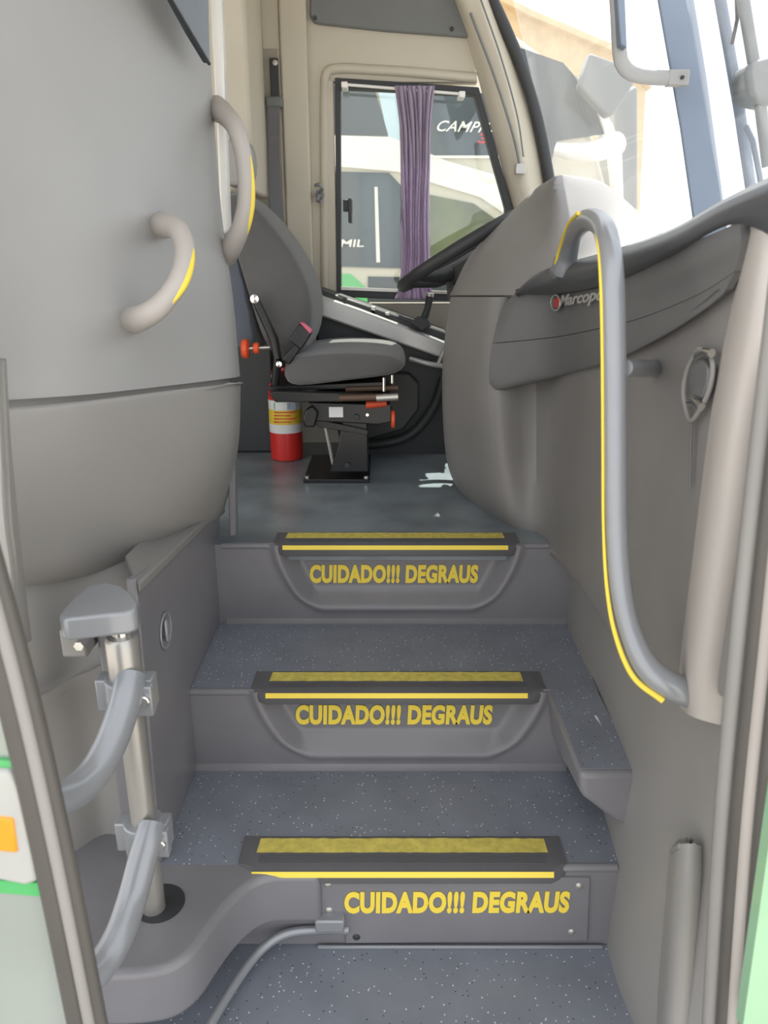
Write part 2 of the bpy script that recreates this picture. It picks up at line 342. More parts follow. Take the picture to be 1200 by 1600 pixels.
# ------------------------------------------------------------------ left moulded wall of the stairwell (partition)
wL = empty('wall_left', (-.5, 1.6, 1.1), kind='structure')
surface('upper_panel', [
  col([(-110,-140,1.20),(30,-120,1.36),(150,-110,1.55),(245,-100,1.75),(302,-95,1.92),(322,-90,1.99)]),
  col([(-110,100,1.20),(30,110,1.36),(150,120,1.54),(250,125,1.72),(315,130,1.90),(331,130,1.98)]),
  col([(-110,330,1.19),(30,330,1.35),(155,330,1.50),(260,330,1.68),(330,330,1.86),(346,330,1.97)]),
  col([(-105,500,1.18),(30,495,1.33),(160,485,1.47),(275,475,1.65),(350,468,1.84),(364,465,1.96)]),
  col([(-100,630,1.17),(10,625,1.30),(140,616,1.42),(260,603,1.60),(358,591,1.80),(375,588,1.95)])],
  M['wall'], wL, n=8, m=8, thick=.03)
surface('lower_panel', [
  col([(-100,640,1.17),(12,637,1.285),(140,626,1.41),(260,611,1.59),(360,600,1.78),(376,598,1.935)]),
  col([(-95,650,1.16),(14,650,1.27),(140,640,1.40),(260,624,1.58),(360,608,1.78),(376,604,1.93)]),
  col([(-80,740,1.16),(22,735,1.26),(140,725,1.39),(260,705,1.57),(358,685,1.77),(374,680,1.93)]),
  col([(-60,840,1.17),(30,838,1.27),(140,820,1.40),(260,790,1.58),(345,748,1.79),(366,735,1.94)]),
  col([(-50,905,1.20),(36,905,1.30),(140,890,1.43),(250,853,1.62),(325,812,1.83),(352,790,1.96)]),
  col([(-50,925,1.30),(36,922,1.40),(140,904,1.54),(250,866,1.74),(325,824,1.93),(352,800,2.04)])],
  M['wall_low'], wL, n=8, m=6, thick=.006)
surface('groove', [
  col([(-100,625,1.19),(10,621,1.315),(140,612,1.445),(260,599,1.625),(345,589,1.80),(358,587,1.90)]),
  col([(-100,648,1.19),(10,645,1.315),(140,636,1.445),(260,620,1.625),(345,608,1.80),(358,606,1.90)])], M['wall'], wL, thick=.004)
# recess wall below, behind the door shaft, and the near column at far left
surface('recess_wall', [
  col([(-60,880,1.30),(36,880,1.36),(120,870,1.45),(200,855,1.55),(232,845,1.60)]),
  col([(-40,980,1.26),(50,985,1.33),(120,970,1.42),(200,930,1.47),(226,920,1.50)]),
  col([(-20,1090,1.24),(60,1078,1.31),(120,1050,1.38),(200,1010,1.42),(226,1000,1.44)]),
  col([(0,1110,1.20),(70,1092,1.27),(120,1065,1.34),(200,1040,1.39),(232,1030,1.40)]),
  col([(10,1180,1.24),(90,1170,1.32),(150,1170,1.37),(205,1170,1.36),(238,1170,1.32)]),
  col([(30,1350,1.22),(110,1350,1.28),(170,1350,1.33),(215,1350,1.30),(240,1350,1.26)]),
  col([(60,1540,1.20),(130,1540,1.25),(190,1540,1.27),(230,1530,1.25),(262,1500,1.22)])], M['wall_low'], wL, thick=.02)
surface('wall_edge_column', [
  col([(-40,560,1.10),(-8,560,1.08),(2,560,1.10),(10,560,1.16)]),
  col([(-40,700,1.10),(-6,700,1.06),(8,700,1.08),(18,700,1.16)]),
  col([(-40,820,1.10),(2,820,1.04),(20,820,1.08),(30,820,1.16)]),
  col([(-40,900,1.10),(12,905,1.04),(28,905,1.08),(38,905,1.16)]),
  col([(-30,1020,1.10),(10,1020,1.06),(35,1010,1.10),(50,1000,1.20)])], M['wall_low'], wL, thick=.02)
# pale post behind the partition edge and its foot
MB().ppx([(322, -100), (343, -100), (352, 200), (358, 360), (345, 370), (338, 200)], 2.02, 2.06).build('edge_post', M['busw'], wL, bevel=.006)
MB().ppx([(356, 700), (367, 730), (369, 838), (358, 838)], 1.925, 1.96).build('edge_post', M['step'], wL, bevel=.004)
# small dark glass triangle at the top
gp = MB().prism([P(254, -30, 1.62), P(325, -60, 1.80), P(327, 100, 1.82), P(300, 55, 1.74)], (-.01, -.012, 0))
gp.build('glass_insert', M['busglass'], wL, smooth=False)
MB().tube([P(262, -10, 1.605), P(327, 100, 1.80)], .0035, n=8).build('glass_trim', M['rubber'], wL)

# ------------------------------------------------------------------ right wall of the stairwell + near trim
wR = empty('wall_right', (.5, 1.3, .6), kind='structure')
def cx(l): return [PX(u, v, x) for u, v, x in l]
surface('lower_wall', [
  [Vector((.505, 2.0, 1.25)), Vector((.505, 1.7, 1.25)), Vector((.505, 1.4, 1.22)), Vector((.50, 1.15, 1.2)), Vector((.51, .95, 1.2)), Vector((.56, .84, 1.2))],
  [Vector((.505, 2.0, .95)), Vector((.505, 1.7, .95)), Vector((.50, 1.4, .95)), Vector((.495, 1.15, .95)), Vector((.505, .95, .95)), Vector((.56, .84, .95))],
  [Vector((.505, 2.0, .60)), Vector((.505, 1.7, .60)), Vector((.49, 1.4, .60)), Vector((.475, 1.15, .60)), Vector((.50, .95, .60)), Vector((.56, .84, .60))],
  [Vector((.505, 2.0, .25)), Vector((.505, 1.7, .25)), Vector((.48, 1.4, .25)), Vector((.465, 1.15, .25)), Vector((.50, .95, .25)), Vector((.56, .84, .25))]],
  M['rwall'], wR, thick=.02)
surface('jamb_column', [
  col([(1046,1326,1.02),(1058,1320,.98),(1078,1318,.96),(1096,1322,.97),(1108,1328,1.02)]),
  col([(1040,1400,1.02),(1054,1400,.965),(1076,1400,.945),(1096,1400,.96),(1110,1400,1.02)]),
  col([(1020,1640,1.02),(1036,1640,.955),(1060,1640,.935),(1082,1640,.95),(1098,1640,1.02)])], M['rwall'], wR, thick=.02)
MB().prism([P(1048, 1326, 1.0), P(1060, 1318, .97), P(1096, 1320, .97), P(1110, 1327, 1.0), P(1108, 1312, 1.08), P(1062, 1308, 1.08)], (0, 0, -.01)).build('jamb_column_cap', M['rwall'], wR)
# door jamb seals (near the eye)
for (a, b, r_, m_, y) in ((1150, 1108, .012, 'rwall', .82), (1175, 1128, .010, 'seal', .80), (1196, 1146, .012, 'post', .79), (1216, 1164, .010, 'seal', .77)):
    MB().tube(smooth_path([P(a+75, 400, y), P(a+32, 760, y), P(a+6, 1000, y), P((a+b)/2, 1300, y), P(b, 1640, y)]), r_, n=10).build('jamb_seal', M[m_], wR)
S(MB().prism([P(1214, 1230, .74), P(1160, 1610, .74), P(1300, 1610, .74), P(1300, 1230, .74)], (.0, .02, 0)).build('trim_2', M['pgreen'], smooth=False))

# ================================================================== STEPS
st = empty('entrance_steps', (0, 1.2, 0), 'grey moulded entrance steps with yellow warning lettering and speckled treads', 'steps')
CX = .036
def riser(name, y, zt_, zb_, x0, x1, top_w, bot_w, h, parent):
    W, H = 150, 46; vs_ = []; fs = []
    for i in range(H+1):
        z = zt_+(zb_-zt_)*i/H
        for j in range(W+1):
            x = x0+(x1-x0)*j/W
            d = zt_-z; xx = abs(x-CX)
            # distance inside a rounded trapezoid open at the top
            hw = top_w/2+(bot_w/2-top_w/2)*min(1, d/h)**1.6
            sx = hw-xx; sy = h-d; rr = .05
            if sx < rr and sy < rr: s = rr-math.hypot(rr-sx, rr-sy)
            else: s = min(sx, sy)
            t = max(0, min(1, s/.050)); t = t*t*(3-2*t)
            lip = .009*math.exp(-((s+.004)/.012)**2)
            vs_.append((x, y+.034*t-lip, z))
    q = lambda i, j: i*(W+1)+j
    for i in range(H):
        for j in range(W): fs.append((q(i, j), q(i, j+1), q(i+1, j+1), q(i+1, j)))
    n0 = len(vs_)
    vs_ += [(x0, y+.06, zt_), (x1, y+.06, zt_), (x1, y+.06, zb_), (x0, y+.06, zb_)]
    fs += [tuple([n0+1]+[q(0, j) for j in range(W, -1, -1)]+[n0])[::-1], (n0, n0+3, n0+2, n0+1),
           tuple([q(H, j) for j in range(W+1)]+[n0+2, n0+3])[::-1],
           tuple([q(i, 0) for i in range(H+1)]+[n0+3, n0]), tuple([q(i, W) for i in range(H, -1, -1)]+[n0+1, n0+2])]
    return mesh(name, vs_, fs, M['step'], parent, angle=60)
# treads
MB().prism([(-.60, .80, Z0), (.50, .80, Z0), (.50, Y1+.02, Z0), (-.60, Y1+.02, Z0)], (0, 0, -.05)).build('tread', M['tread'], st, smooth=False)
sc_top = [(500,1368),(455,1368),(420,1370),(392,1382),(362,1408),(336,1440),(312,1474),(290,1496),(262,1512),(225,1520),(180,1523),(120,1523)]
sp = smooth_path([PZ(u, v, Z1) for u, v in sc_top], 4)
poly = [Vector((-.80, sp[-1].y, Z1)), Vector((-.80, 1.50, Z1)), Vector((XL-.02, 1.50, Z1)), Vector((XL-.02, Y1+.03, Z1)), Vector((sp[0].x, Y1+.03, Z1))]+sp
MB().prism(poly, (0, 0, -.125)).build('corner_shelf', M['step'], st, bevel=.014, seg=4)
MB().prism([(XL, Y1+.005, Z1-.012), (.50, Y1+.005, Z1-.012), (.50, Y2+.05, Z1-.012), (XL, Y2+.05, Z1-.012)], (0, 0, .0122)).build('tread', M['tread'], st, smooth=False)
MB().prism([(XL, Y2+.005, Z2-.012), (.50, Y2+.005, Z2-.012), (.50, Y3+.05, Z2-.012), (XL, Y3+.05, Z2-.012)], (0, 0, .0122)).build('tread', M['tread'], st, smooth=False)
# ledge that carries the second tread forward on the right
lx = .378
lv_ = []
for (yy, sec) in ((1.265, [(lx+.006,Z2),(.497,Z2),(.497,.655),(.47,.662),(.39,.728)]), (1.40, [(lx+.003,Z2),(.497,Z2),(.497,.62),(.455,.62),(.392,.70)]), (Y2+.02, [(lx,Z2),(.497,Z2),(.497,Z1),(.434,Z1),(.40,.66)])):
    lv_ += [(x, yy, z) for x, z in sec]
mesh('side_ledge', lv_, [tuple(range(5)), tuple(range(14, 9, -1))]+[(r*5+k, r*5+(k+1) % 5, r*5+5+(k+1) % 5, r*5+5+k) for r in range(2) for k in range(5)], M['step'], st, bevel=.012, seg=4)
MB().box((lx+.012, 1.28, Z2-.005), (.497, Y2+.01, Z2+.0015)).build('tread', M['tread'], st, smooth=False)
# risers
r1 = MB().box((-.31, Y1, Z0), (.50, Y1+.04, Z1-.005)).build('riser', M['step'], st, bevel=.003)
r2 = riser('riser', Y2, Z2-.001, Z1, XL, .50, .665, .50, .172, st)
r3 = riser('riser', Y3, Z3-.001, Z2, XL-.03, .52, .645, .49, .182, st)
# fillet coves where riser meets tread and step edges
for (y, z, xa, xb) in ((Y2, Z1, XL, .44), (Y3, Z2, XL+.03, .51)):
    MB().prism([(xa, y-.014, z), (xa, y+.004, z), (xa, y+.004, z+.016), (xa, y-.004, z+.006)], (xb-xa, 0, 0)).build('cove', M['step'], st)
for (y, z, xa, xb) in ((Y1, Z1, -.16, .475), (Y2, Z2, XL, lx+.03), (Y3, Z3, XL+.03, .44)):
    MB().tube([(xa, y+.006, z-.007), (xb, y+.006, z-.007)], .009, n=12).build('rounded_edge', M['step'], st)
# nosings
def nosing(y, z, ua, ub, vv, sa, sb, k):
    xa, xb = P(ua, vv, y).x, P(ub, vv, y).x; a, b = P(sa, vv, y).x, P(sb, vv, y).x
    dep = .085; t = .005
    prof = [(y+dep, z+.001), (y+dep-.006, z+t), (y-.004, z+t), (y-.016, z+.001), (y-.020, z-.010), (y-.018, z-.026), (y-.010, z-.030), (y+.004, z-.030), (y+.004, z+.001)]
    n = len(prof); vs_ = []
    for x, ins in ((xa, .02), (xa+.035, 0), (xb-.035, 0), (xb, .02)):
        for (yy, zz) in prof: vs_.append((x, yy if yy > y+.02 else min(yy+ins, y+.004), zz))
    fs = [(i*n+j, i*n+(j+1) % n, (i+1)*n+(j+1) % n, (i+1)*n+j) for i in range(3) for j in range(n)]+[tuple(range(n)), tuple(range(4*n-1, 3*n-1, -1))]
    no = mesh('nosing', vs_, fs, M['nosing'], st, angle=30)
    for q in range(4): MB().box((xa+.04, y+.004+q*.0065, z+t-.0005), (xb-.04, y+.0068+q*.0065, z+t+.0012)).build('rib', M['nosing'], no, smooth=False)
    # grip tape with slightly ragged edges
    N = 40; rb = [(a+(b-a)*i/N, y+.034+random.uniform(-.0009, .0009), z+t) for i in range(N+1)]; rt = [(a+.003+(b-a-.004)*i/N, y+.073+random.uniform(-.0012, .0012), z+t) for i in range(N+1)]
    MB().prism(rb+rt[::-1], (0, 0, .0012)).build('grip_tape', M['tape'], no, smooth=False)
    MB().prism([(a-.002, y-.0165, z+.0025), (a-.002, y-.0205, z-.0075), (a-.002, y-.0218, z-.0075), (a-.002, y-.0175, z+.0035)], (b-a+.004, 0, 0)).build('yellow_line', M['yellow'], no, smooth=False)
nosing(Y1, Z1, 372, 886, 1355, 397, 861, 0)
nosing(Y2, Z2, 393, 852, 1080, 418, 821, 1)
nosing(Y3, Z3, 428, 812, 855, 444, 791, 2)
# lettering
def letters(u0, v0, u1, v1, y, parent, dv=0):
    text('lettering', 'CUIDADO!!! DEGRAUS', P(u0, v1, y), P(u1, v1+dv, y), P(u0, v0, y), M['yellow'], parent, bold=.052, spacing=1.06)
letters(484, 882, 746, 911, Y3+.0315, r3)
letters(462, 1101, 768, 1132, Y2+.0315, r2)
# cover plate on the bottom riser
cp = MB().ppx([(494, 1370), (922, 1372), (918, 1470), (560, 1474), (540, 1474), (540, 1452), (494, 1446)], Y1-.006, Y1+.002).build('cover_plate', M['step'], st, bevel=.0015, seg=2)
letters(538, 1393, 888, 1427, Y1-.0072, cp, -1)
for u, v in ((512, 1382), (514, 1422), (905, 1384), (893, 1456), (557, 1464)):
    MB().lathe(P(u, v, Y1-.006), [(0, -.004), (.005, -.0035), (.008, -.001), (.008, .004), (0, .004)], n=14, axis='Y').build('screw', M['alu'] if v < 1460 or u > 600 else M['dark'], cp)
MB().prism([(-.14, Y1-.005, Z0), (.46, Y1-.005, Z0), (.46, Y1-.012, Z0), (-.14, Y1-.012, Z0)], (0, 0, .008)).build('base_strip', M['metal'], st, bevel=.002)
# grey hose following the foot of the corner shelf
hz = Z0+.03
hp = smooth_path([PZ(545, 1452, hz+.02), PZ(500, 1452, hz+.02), PZ(450, 1458, hz+.02), PZ(415, 1478, hz+.012), PZ(385, 1512, hz+.004), PZ(350, 1565, hz), PZ(318, 1620, hz)])
tag(MB().tube(hp, .0095, n=10).build('drain_hose', M['metal']), 'thin grey hose curving along the foot of the lowest step beside the corner shelf', 'hose')
MB().bpx(492, 1440, 538, 1458, Y1-.03, Y1-.001).build('hose_block', M['metal'], st, bevel=.004)
# left cheek of the stairs
MB().box((XL-.06, 1.255, .30), (XL+.002, 2.05, 1.10)).build('stair_cheek', M['step'], st, bevel=.006)

# locker cover panel beside the stairs, with a round latch
sdp = MB().prism([PX(213, 905, XL+.012), PX(343, 800, XL+.012), (XL+.012, 1.905, .782), (XL+.012, 1.562, .782), (XL+.012, 1.562, .5675), (XL+.012, 1.26, .5675)], (-.02, 0, 0))
sp_ = sdp.build('locker_cover', M['step'], bevel=.004, seg=3)
tag(sp_, 'dark grey cover panel with an oval latch beside the left end of the steps', 'panel')
c = PX(257, 985, XL+.012)
MB().lathe(c, [(0, .0), (.020, .0), (.034, .001), (.037, .003), (.037, -.006), (0, -.006)], axis='X').build('latch', M['step'], sp_)
MB().tube([c+Vector((.003, .037*math.cos(a*math.pi/12), .037*math.sin(a*math.pi/12))) for a in range(25)], .0022, n=8, cap=False).build('latch_ring', M['metal'], sp_)
MB().box((c.x, c.y-.006, c.z-.024), (c.x+.008, c.y+.006, c.z+.024)).build('latch_key', M['metal'], sp_, bevel=.004)
MB().prism([(XL+.02, 1.28, 1.178), (XL+.02, 1.93, 1.105), (XL-.10, 1.99, 1.105), (XL-.05, 1.42, 1.178)], (0, 0, -.02)).build('top_ledge', M['dash'], sp_, bevel=.004)

# ------------------------------------------------------------------ door shaft with swing arms
ds = empty('door_shaft', (-.437, 1.145, Z1), 'grey vertical door pole with two curved swing arms standing left of the steps', 'door mechanism')
px_, py_ = -.437, 1.145
MB().tube([(px_, py_, Z1-.03), (px_, py_, .985+.05)], .0215, n=24).build('pole', M['alu'], ds)
MB().lathe((px_, py_, 1.068), [(0, -.01), (.026, -.01), (.027, 0), (.027, .070), (.023, .076), (0, .076)]).build('upper_sleeve', M['alu'], ds)
MB().lathe((px_, py_, 1.14), [(0, 0), (.015, 0), (.015, .035), (0, .035)]).build('bearing_pin', M['chrome'], ds)
MB().lathe((px_+.008, py_+.012, Z1), [(0, -.004), (.047, -.004), (.047, .0018), (.030, .0025), (.0, .0025)]).build('socket_ring', M['rubber'], ds)
def clamp(z):
    c = MB().box((px_-.050, py_-.012, z-.030), (px_+.046, py_+.022, z+.030)).lathe((px_, py_, z), [(0, -.031), (.036, -.031), (.036, .031), (0, .031)]).build('clamp', M['metal'], ds, bevel=.003)
    b = MB().lathe((px_+.037, py_-.030, z+.004), [(0, -.008), (.0085, -.008), (.0105, -.006), (.0105, .004), (0, .004)], n=14, axis='Y').build('bolt', M['chrome'], c)
    MB().box((px_+.018, py_-.030, z-.028), (px_+.050, py_-.008, z+.028)).build('clamp_jaw', M['metal'], c, bevel=.003)
def arm(pts): MB().tube(smooth_path(pts), .0255, n=24).build('swing_arm', M['metal'], ds)
clamp(1.036)
clamp(.741)
arm([P(204, 1055, 1.135), P(200, 1078, 1.115), P(192, 1110, 1.09), P(174, 1160, 1.05), P(150, 1204, 1.01), P(118, 1236, .97), P(78, 1254, .93), P(10, 1262, .88)])
arm([P(238, 1288, 1.135), P(232, 1310, 1.115), P(222, 1345, 1.09), P(207, 1402, 1.05), P(188, 1458, 1.00), P(163, 1502, .96), P(132, 1536, .92), P(80, 1570, .87)])
# bracket hood at the top of the pole
zA = 1.205
vsA = [PZ(u, v, zA) for u, v in ((91,962),(97,950),(112,934),(138,914),(165,909),(190,914),(207,926),(216,941),(213,951),(196,957),(165,960),(130,964),(100,967))]
hd = MB().prism(vsA, (0, 0, -.040)).build('bracket_hood', M['metal'], ds, bevel=.006, seg=3)
MB().bpx(94, 985, 134, 1028, 1.222, 1.30).build('bracket_foot', M['wall_low'], ds, bevel=.005)
b = P(126, 1006, 1.205); MB().lathe(b, [(0, -.010), (.009, -.010), (.010, .02), (0, .02)], n=6, axis='Y').build('bolt', M['chrome'], ds)

# ------------------------------------------------------------------ grab handles on the left wall
def grab(name, pts, rs, ypts, label, feet):
    h = empty(name, pts[-1], label, 'handle', 'curved grab handles')
    p = smooth_path(pts, 10)
    k = len(p); rr = [rs[0]+(rs[1]-rs[0])*math.sin(math.pi*i/(k-1)) for i in range(k)]
    MB().tube(p, rr, n=20).build('grip', M['post'], h)
    a, b = int(k*ypts[0]), int(k*ypts[1]); dv = Vector((.93, -.36, .02)).normalized()
    MB().tube([p[i]+dv*rr[i]*.93 for i in range(a, b)], [.0065*math.sin(math.pi*(.12+.76*(i-a)/(b-1-a))) for i in range(a, b)], n=10).build('yellow_stripe', M['yellow'], h)
    for f, d in feet: MB().tube([f, f+d], [.020, .021], n=20).build('foot', M['post'], h)
grab('grab_handle', [P(255, 352, 1.64), P(262, 352, 1.585), P(280, 362, 1.54), P(289, 395, 1.50), P(278, 440, 1.46), P(250, 478, 1.44), P(222, 496, 1.45), P(207, 500, 1.53)], (.026, .0185),
     (.40, .74), 'short curved grey grab handle in the middle of the big grey left panel',
     [])
grab('grab_handle', [P(338, 170, 2.02), P(348, 176, 1.96), P(368, 200, 1.90), P(381, 250, 1.88), P(384, 310, 1.87), P(376, 355, 1.88), P(362, 385, 1.92), P(352, 398, 1.99)], (.029, .0185),
     (.42, .86), 'long curved grey grab handle on the panel edge, directly left of the driver seat',
     [])

# ================================================================== RIGHT: dashboard end, inlay, armrest
db = empty('dashboard', P(760, 800, 2.2), 'large rounded grey dashboard end unit at the right of the top step', 'dashboard')
def mixed(l):
    out = []
    for q in l:
        out.append(P(q[0], q[1], q[2]) if q[2] > 1.0 else PX(q[0], q[1], q[2]))
    return out
surface('lower_shell', [
  mixed([(740,470,2.78),(716,466,2.55),(704,464,2.42),(728,464,2.25),(780,464,2.08),(850,463,.430),(940,447,.440),(1050,402,.450),(1210,345,.46)]),
  mixed([(735,560,2.78),(705,558,2.55),(692,560,2.42),(716,566,2.25),(772,576,2.06),(850,577,.430),(940,562,.440),(1050,532,.450),(1210,482,.46)]),
  mixed([(738,650,2.78),(706,650,2.55),(692,652,2.42),(718,662,2.25),(775,682,2.05),(850,692,.435),(940,692,.442),(1050,682,.452),(1210,662,.46)]),
  mixed([(748,725,2.75),(714,724,2.55),(700,728,2.42),(728,748,2.25),(785,776,2.05),(850,796,.437),(940,815,.445),(1050,835,.455),(1210,855,.462)]),
  mixed([(765,762,2.70),(735,764,2.52),(722,772,2.40),(748,796,2.27),(800,828,2.08),(850,856,.440),(905,908,.450),(985,1010,.460),(1210,1100,.465)]),
  mixed([(775,765,2.70),(750,768,2.52),(745,776,2.42),(768,798,2.32),(815,832,2.12),(862,860,.455),(915,912,.470),(992,1014,.485),(1215,1110,.49)])],
  M['dash'], db, n=6, m=6, thick=.02)
surface('upper_cowl', [
  col([(735,458,2.80),(716,459,2.56),(703,461,2.43),(730,461,2.26),(785,461,2.09),(862,458,1.98),(960,430,1.93),(1060,385,1.93)]),
  col([(755,398,2.82),(738,398,2.58),(738,398,2.44),(770,396,2.27),(820,395,2.12),(876,398,2.03),(960,402,2.02),(1056,380,2.00)]),
  col([(812,338,2.85),(800,336,2.60),(797,334,2.46),(822,328,2.31),(850,328,2.19),(878,330,2.09),(955,340,2.20),(1048,374,2.08)]),
  col([(868,288,2.88),(852,290,2.62),(848,288,2.44),(858,281,2.30),(870,275,2.18),(890,275,2.30),(948,290,2.45),(1040,370,2.15)]),
  col([(875,330,2.95),(868,318,2.85),(866,310,2.72),(872,300,2.60),(882,294,2.52),(900,294,2.56),(958,305,2.62),(1045,385,2.35)])],
  M['dash'], db, n=6, m=6, thick=.02)
surface('upper_inlay', [
  mixed([(806,455,2.06),(820,450,2.025),(870,445,.418),(940,432,.426),(990,416,.428),(1060,388,.430),(1120,362,.432),(1156,346,.438)]),
  mixed([(788,478,2.07),(806,476,2.030),(870,473,.416),(940,462,.420),(990,447,.422),(1062,420,.428),(1118,395,.432),(1158,372,.438)]),
  mixed([(776,506,2.07),(796,505,2.030),(868,500,.416),(940,488,.418),(990,474,.424),(1060,448,.434),(1114,425,.438),(1155,398,.440)]),
  mixed([(769,536,2.07),(792,534,2.030),(868,526,.416),(940,512,.418),(990,500,.424),(1050,478,.434),(1105,452,.438),(1148,424,.440)])],
  M['inlay'], db, n=5, m=4, thick=.012)
surface('lower_inlay', [
  mixed([(769,537,2.07),(792,535,2.032),(868,527,.417),(940,513,.419),(990,501,.425),(1050,479,.435),(1105,453,.439),(1148,425,.440)]),
  mixed([(764,575,2.07),(788,573,2.030),(868,560,.418),(940,542,.420),(990,527,.425),(1042,502,.432),(1095,474,.438),(1138,444,.440)]),
  mixed([(765,602,2.07),(782,604,2.035),(868,585,.423),(940,566,.424),(985,550,.427),(1036,524,.432),(1088,492,.438),(1130,460,.441)]),
  mixed([(768,611,2.09),(784,611,2.060),(870,590,.436),(940,570,.437),(985,553,.440),(1036,527,.445),(1088,494,.448),(1130,461,.45)])],
  M['inlay'], db, n=5, m=4, thick=.010)
# badge
bd = .4095
text('badge_lettering', 'Marcopolo', PX(874, 484, bd), PX(962, 472, bd+.003), PX(876, 462, bd), M['badge'], db, bold=.02, shear=.25)
MB().tube([PX(868+7*math.cos(a*.2618), 473+12*math.sin(a*.2618), bd-.001) for a in range(25)], .0022, n=6, cap=False).build('badge_ring', M['badge'], db)
MB().prism([PX(866, 466, bd-.002), PX(874, 465, bd-.002), PX(873, 480, bd-.002), PX(865, 481, bd-.002)], (.002, 0, 0)).build('badge_emblem', M['red'], db, smooth=False)
MB().lathe(P(750, 763, 2.235), [(0, -.006), (.012, -.006), (.014, 0), (.014, .02), (0, .02)], n=18, axis='Y').build('screw_cap', M['inlay'], db)
# dash top under the windscreen (hidden bulk)
MB().box((.50, 1.30, 1.05), (.74, 3.05, 1.56)).build('dash_body', M['armrest'], db, bevel=.03)

ar = surface('armrest', [
  mixed([(806,458,2.06),(835,430,2.00),(875,413,1.86),(940,395,.470),(1040,362,.480),(1130,312,.49),(1215,270,.50)]),
  mixed([(804,458,2.03),(830,436,1.95),(872,421,.402),(940,407,.405),(1040,374,.418),(1130,325,.432),(1215,288,.44)]),
  mixed([(805,460,2.02),(826,452,1.955),(872,440,.394),(940,428,.398),(1040,392,.412),(1130,345,.426),(1215,325,.436)]),
  mixed([(812,462,2.05),(835,461,2.00),(872,459,.412),(940,446,.416),(1040,404,.426),(1140,352,.436),(1215,372,.446)])],
  M['armrest'], None, n=6, m=5, thick=.012)
tag(ar, 'charcoal armrest ledge sloping up to the right along the top of the door-side trim', 'armrest')

# near trim column at far right
tp = empty('trim_3', P(1130, 1130, .95), kind='structure')
surface('trim_column', [
  col([(1170,340,1.05),(1182,345,.98),(1205,345,.95),(1235,345,.96),(1260,345,1.05)]),
  col([(1142,480,1.05),(1155,480,.97),(1185,480,.93),(1225,480,.95),(1250,480,1.05)]),
  col([(1112,640,1.05),(1128,640,.965),(1160,640,.93),(1205,640,.95),(1235,640,1.05)]),
  col([(1086,840,1.05),(1102,840,.965),(1135,840,.93),(1175,840,.945),(1200,840,1.05)]),
  col([(1062,1040,1.05),(1080,1040,.965),(1110,1040,.935),(1146,1040,.95),(1166,1040,1.05)]),
  col([(1062,1105,1.05),(1078,1118,.97),(1106,1128,.945),(1136,1134,.955),(1152,1130,1.05)])],
  M['post'], tp, n=6, m=6, thick=.02)
# door catch set in an eye shaped pocket
dc = empty('door_catch', PX(1092, 600, .435), 'eye shaped door catch pocket with chrome rims on the right trim panel', 'latch')
xo = .443
MB().tube(smooth_path([PX(1092, 545, xo), PX(1075, 575, xo), PX(1068, 615, xo), PX(1078, 656, xo), PX(1094, 640, xo), PX(1108, 610, xo), PX(1114, 575, xo), PX(1108, 552, xo), PX(1092, 545, xo)], 6), .0035, n=8).build('pocket_rim', M['rwall'], dc)
MB().prism([PX(u, v, xo-.004) for u, v in ((1080, 570), (1096, 560), (1106, 575), (1104, 600), (1096, 622), (1082, 620), (1074, 600))], (.012, 0, 0)).build('flap', M['inlay'], dc, bevel=.003)
for (a, b) in (((1090, 556), (1112, 552)), ((1078, 628), (1096, 636))):
    MB().tube([PX(a[0], a[1], xo-.005), PX((a[0]+b[0])/2, (a[1]+b[1])/2-4, xo-.008), PX(b[0], b[1], xo-.005)], .006, n=10).build('chrome_lug', M['chrome'], dc)
MB().tube([PX(1080, 660, xo), PX(1078, 760, xo+.004)], .002, n=6).build('trim_seam', M['inlay'], dc)

# ------------------------------------------------------------------ handrail
hr = empty('handrail', P(1045, 1080, 1.0), 'tall grey handrail with a looped top and yellow edge at the right of the steps', 'handrail')
path = [P(880, 425, 1.80), P(888, 392, 1.77), P(899, 360, 1.68), P(917, 344, 1.52), P(938, 349, 1.33), P(950, 378, 1.18), P(957, 440, 1.12), P(960, 560, 1.10), P(961, 700, 1.08), P(963, 830, 1.06), P(970, 920, 1.04), P(984, 985, 1.02), P(1010, 1040, 1.0), P(1046, 1070, .99), P(1092, 1086, 1.0)]
pp = smooth_path(path, 9); k = len(pp)
MB().tube(pp, [.0165+.008*max(0, (i-.78*k)/(.22*k))+.008*max(0, 1-i/45) for i in range(k)], n=22).build('rail', M['metal'], hr)
MB().tube(smooth_path([P(880, 428, 1.90), P(880, 422, 1.85), P(882, 410, 1.81), P(885, 400, 1.78)], 4), [.034-.010*(1-(1-i/12)**2.2) for i in range(13)], n=24).build('rail_foot', M['metal'], hr)
ys = [P(868, 412, 1.79), P(876, 385, 1.745), P(888, 351, 1.64), P(904, 333, 1.50)]
MB().tube(smooth_path(ys, 6), .004, n=8).build('yellow_stripe', M['yellow'], hr)
ys = [P(924, 350, 1.37), P(933, 374, 1.185), P(938.5, 440, 1.118), P(941, 560, 1.098), P(942, 700, 1.078), P(943, 830, 1.058), P(949, 925, 1.038), P(963, 997, 1.015), P(990, 1058, .995), P(1036, 1095, .975)]
sp2 = smooth_path(ys, 9)
MB().tube(sp2, [.0022+.0026*max(0, (i-45))/(len(sp2)-45) for i in range(len(sp2))], n=8).build('yellow_stripe', M['yellow'], hr)
a = P(975, 575, 1.105); b = PX(1022, 576, .447); MB().tube([a, b], [.0125, .015], n=18).build('wall_stub', M['metal'], hr)

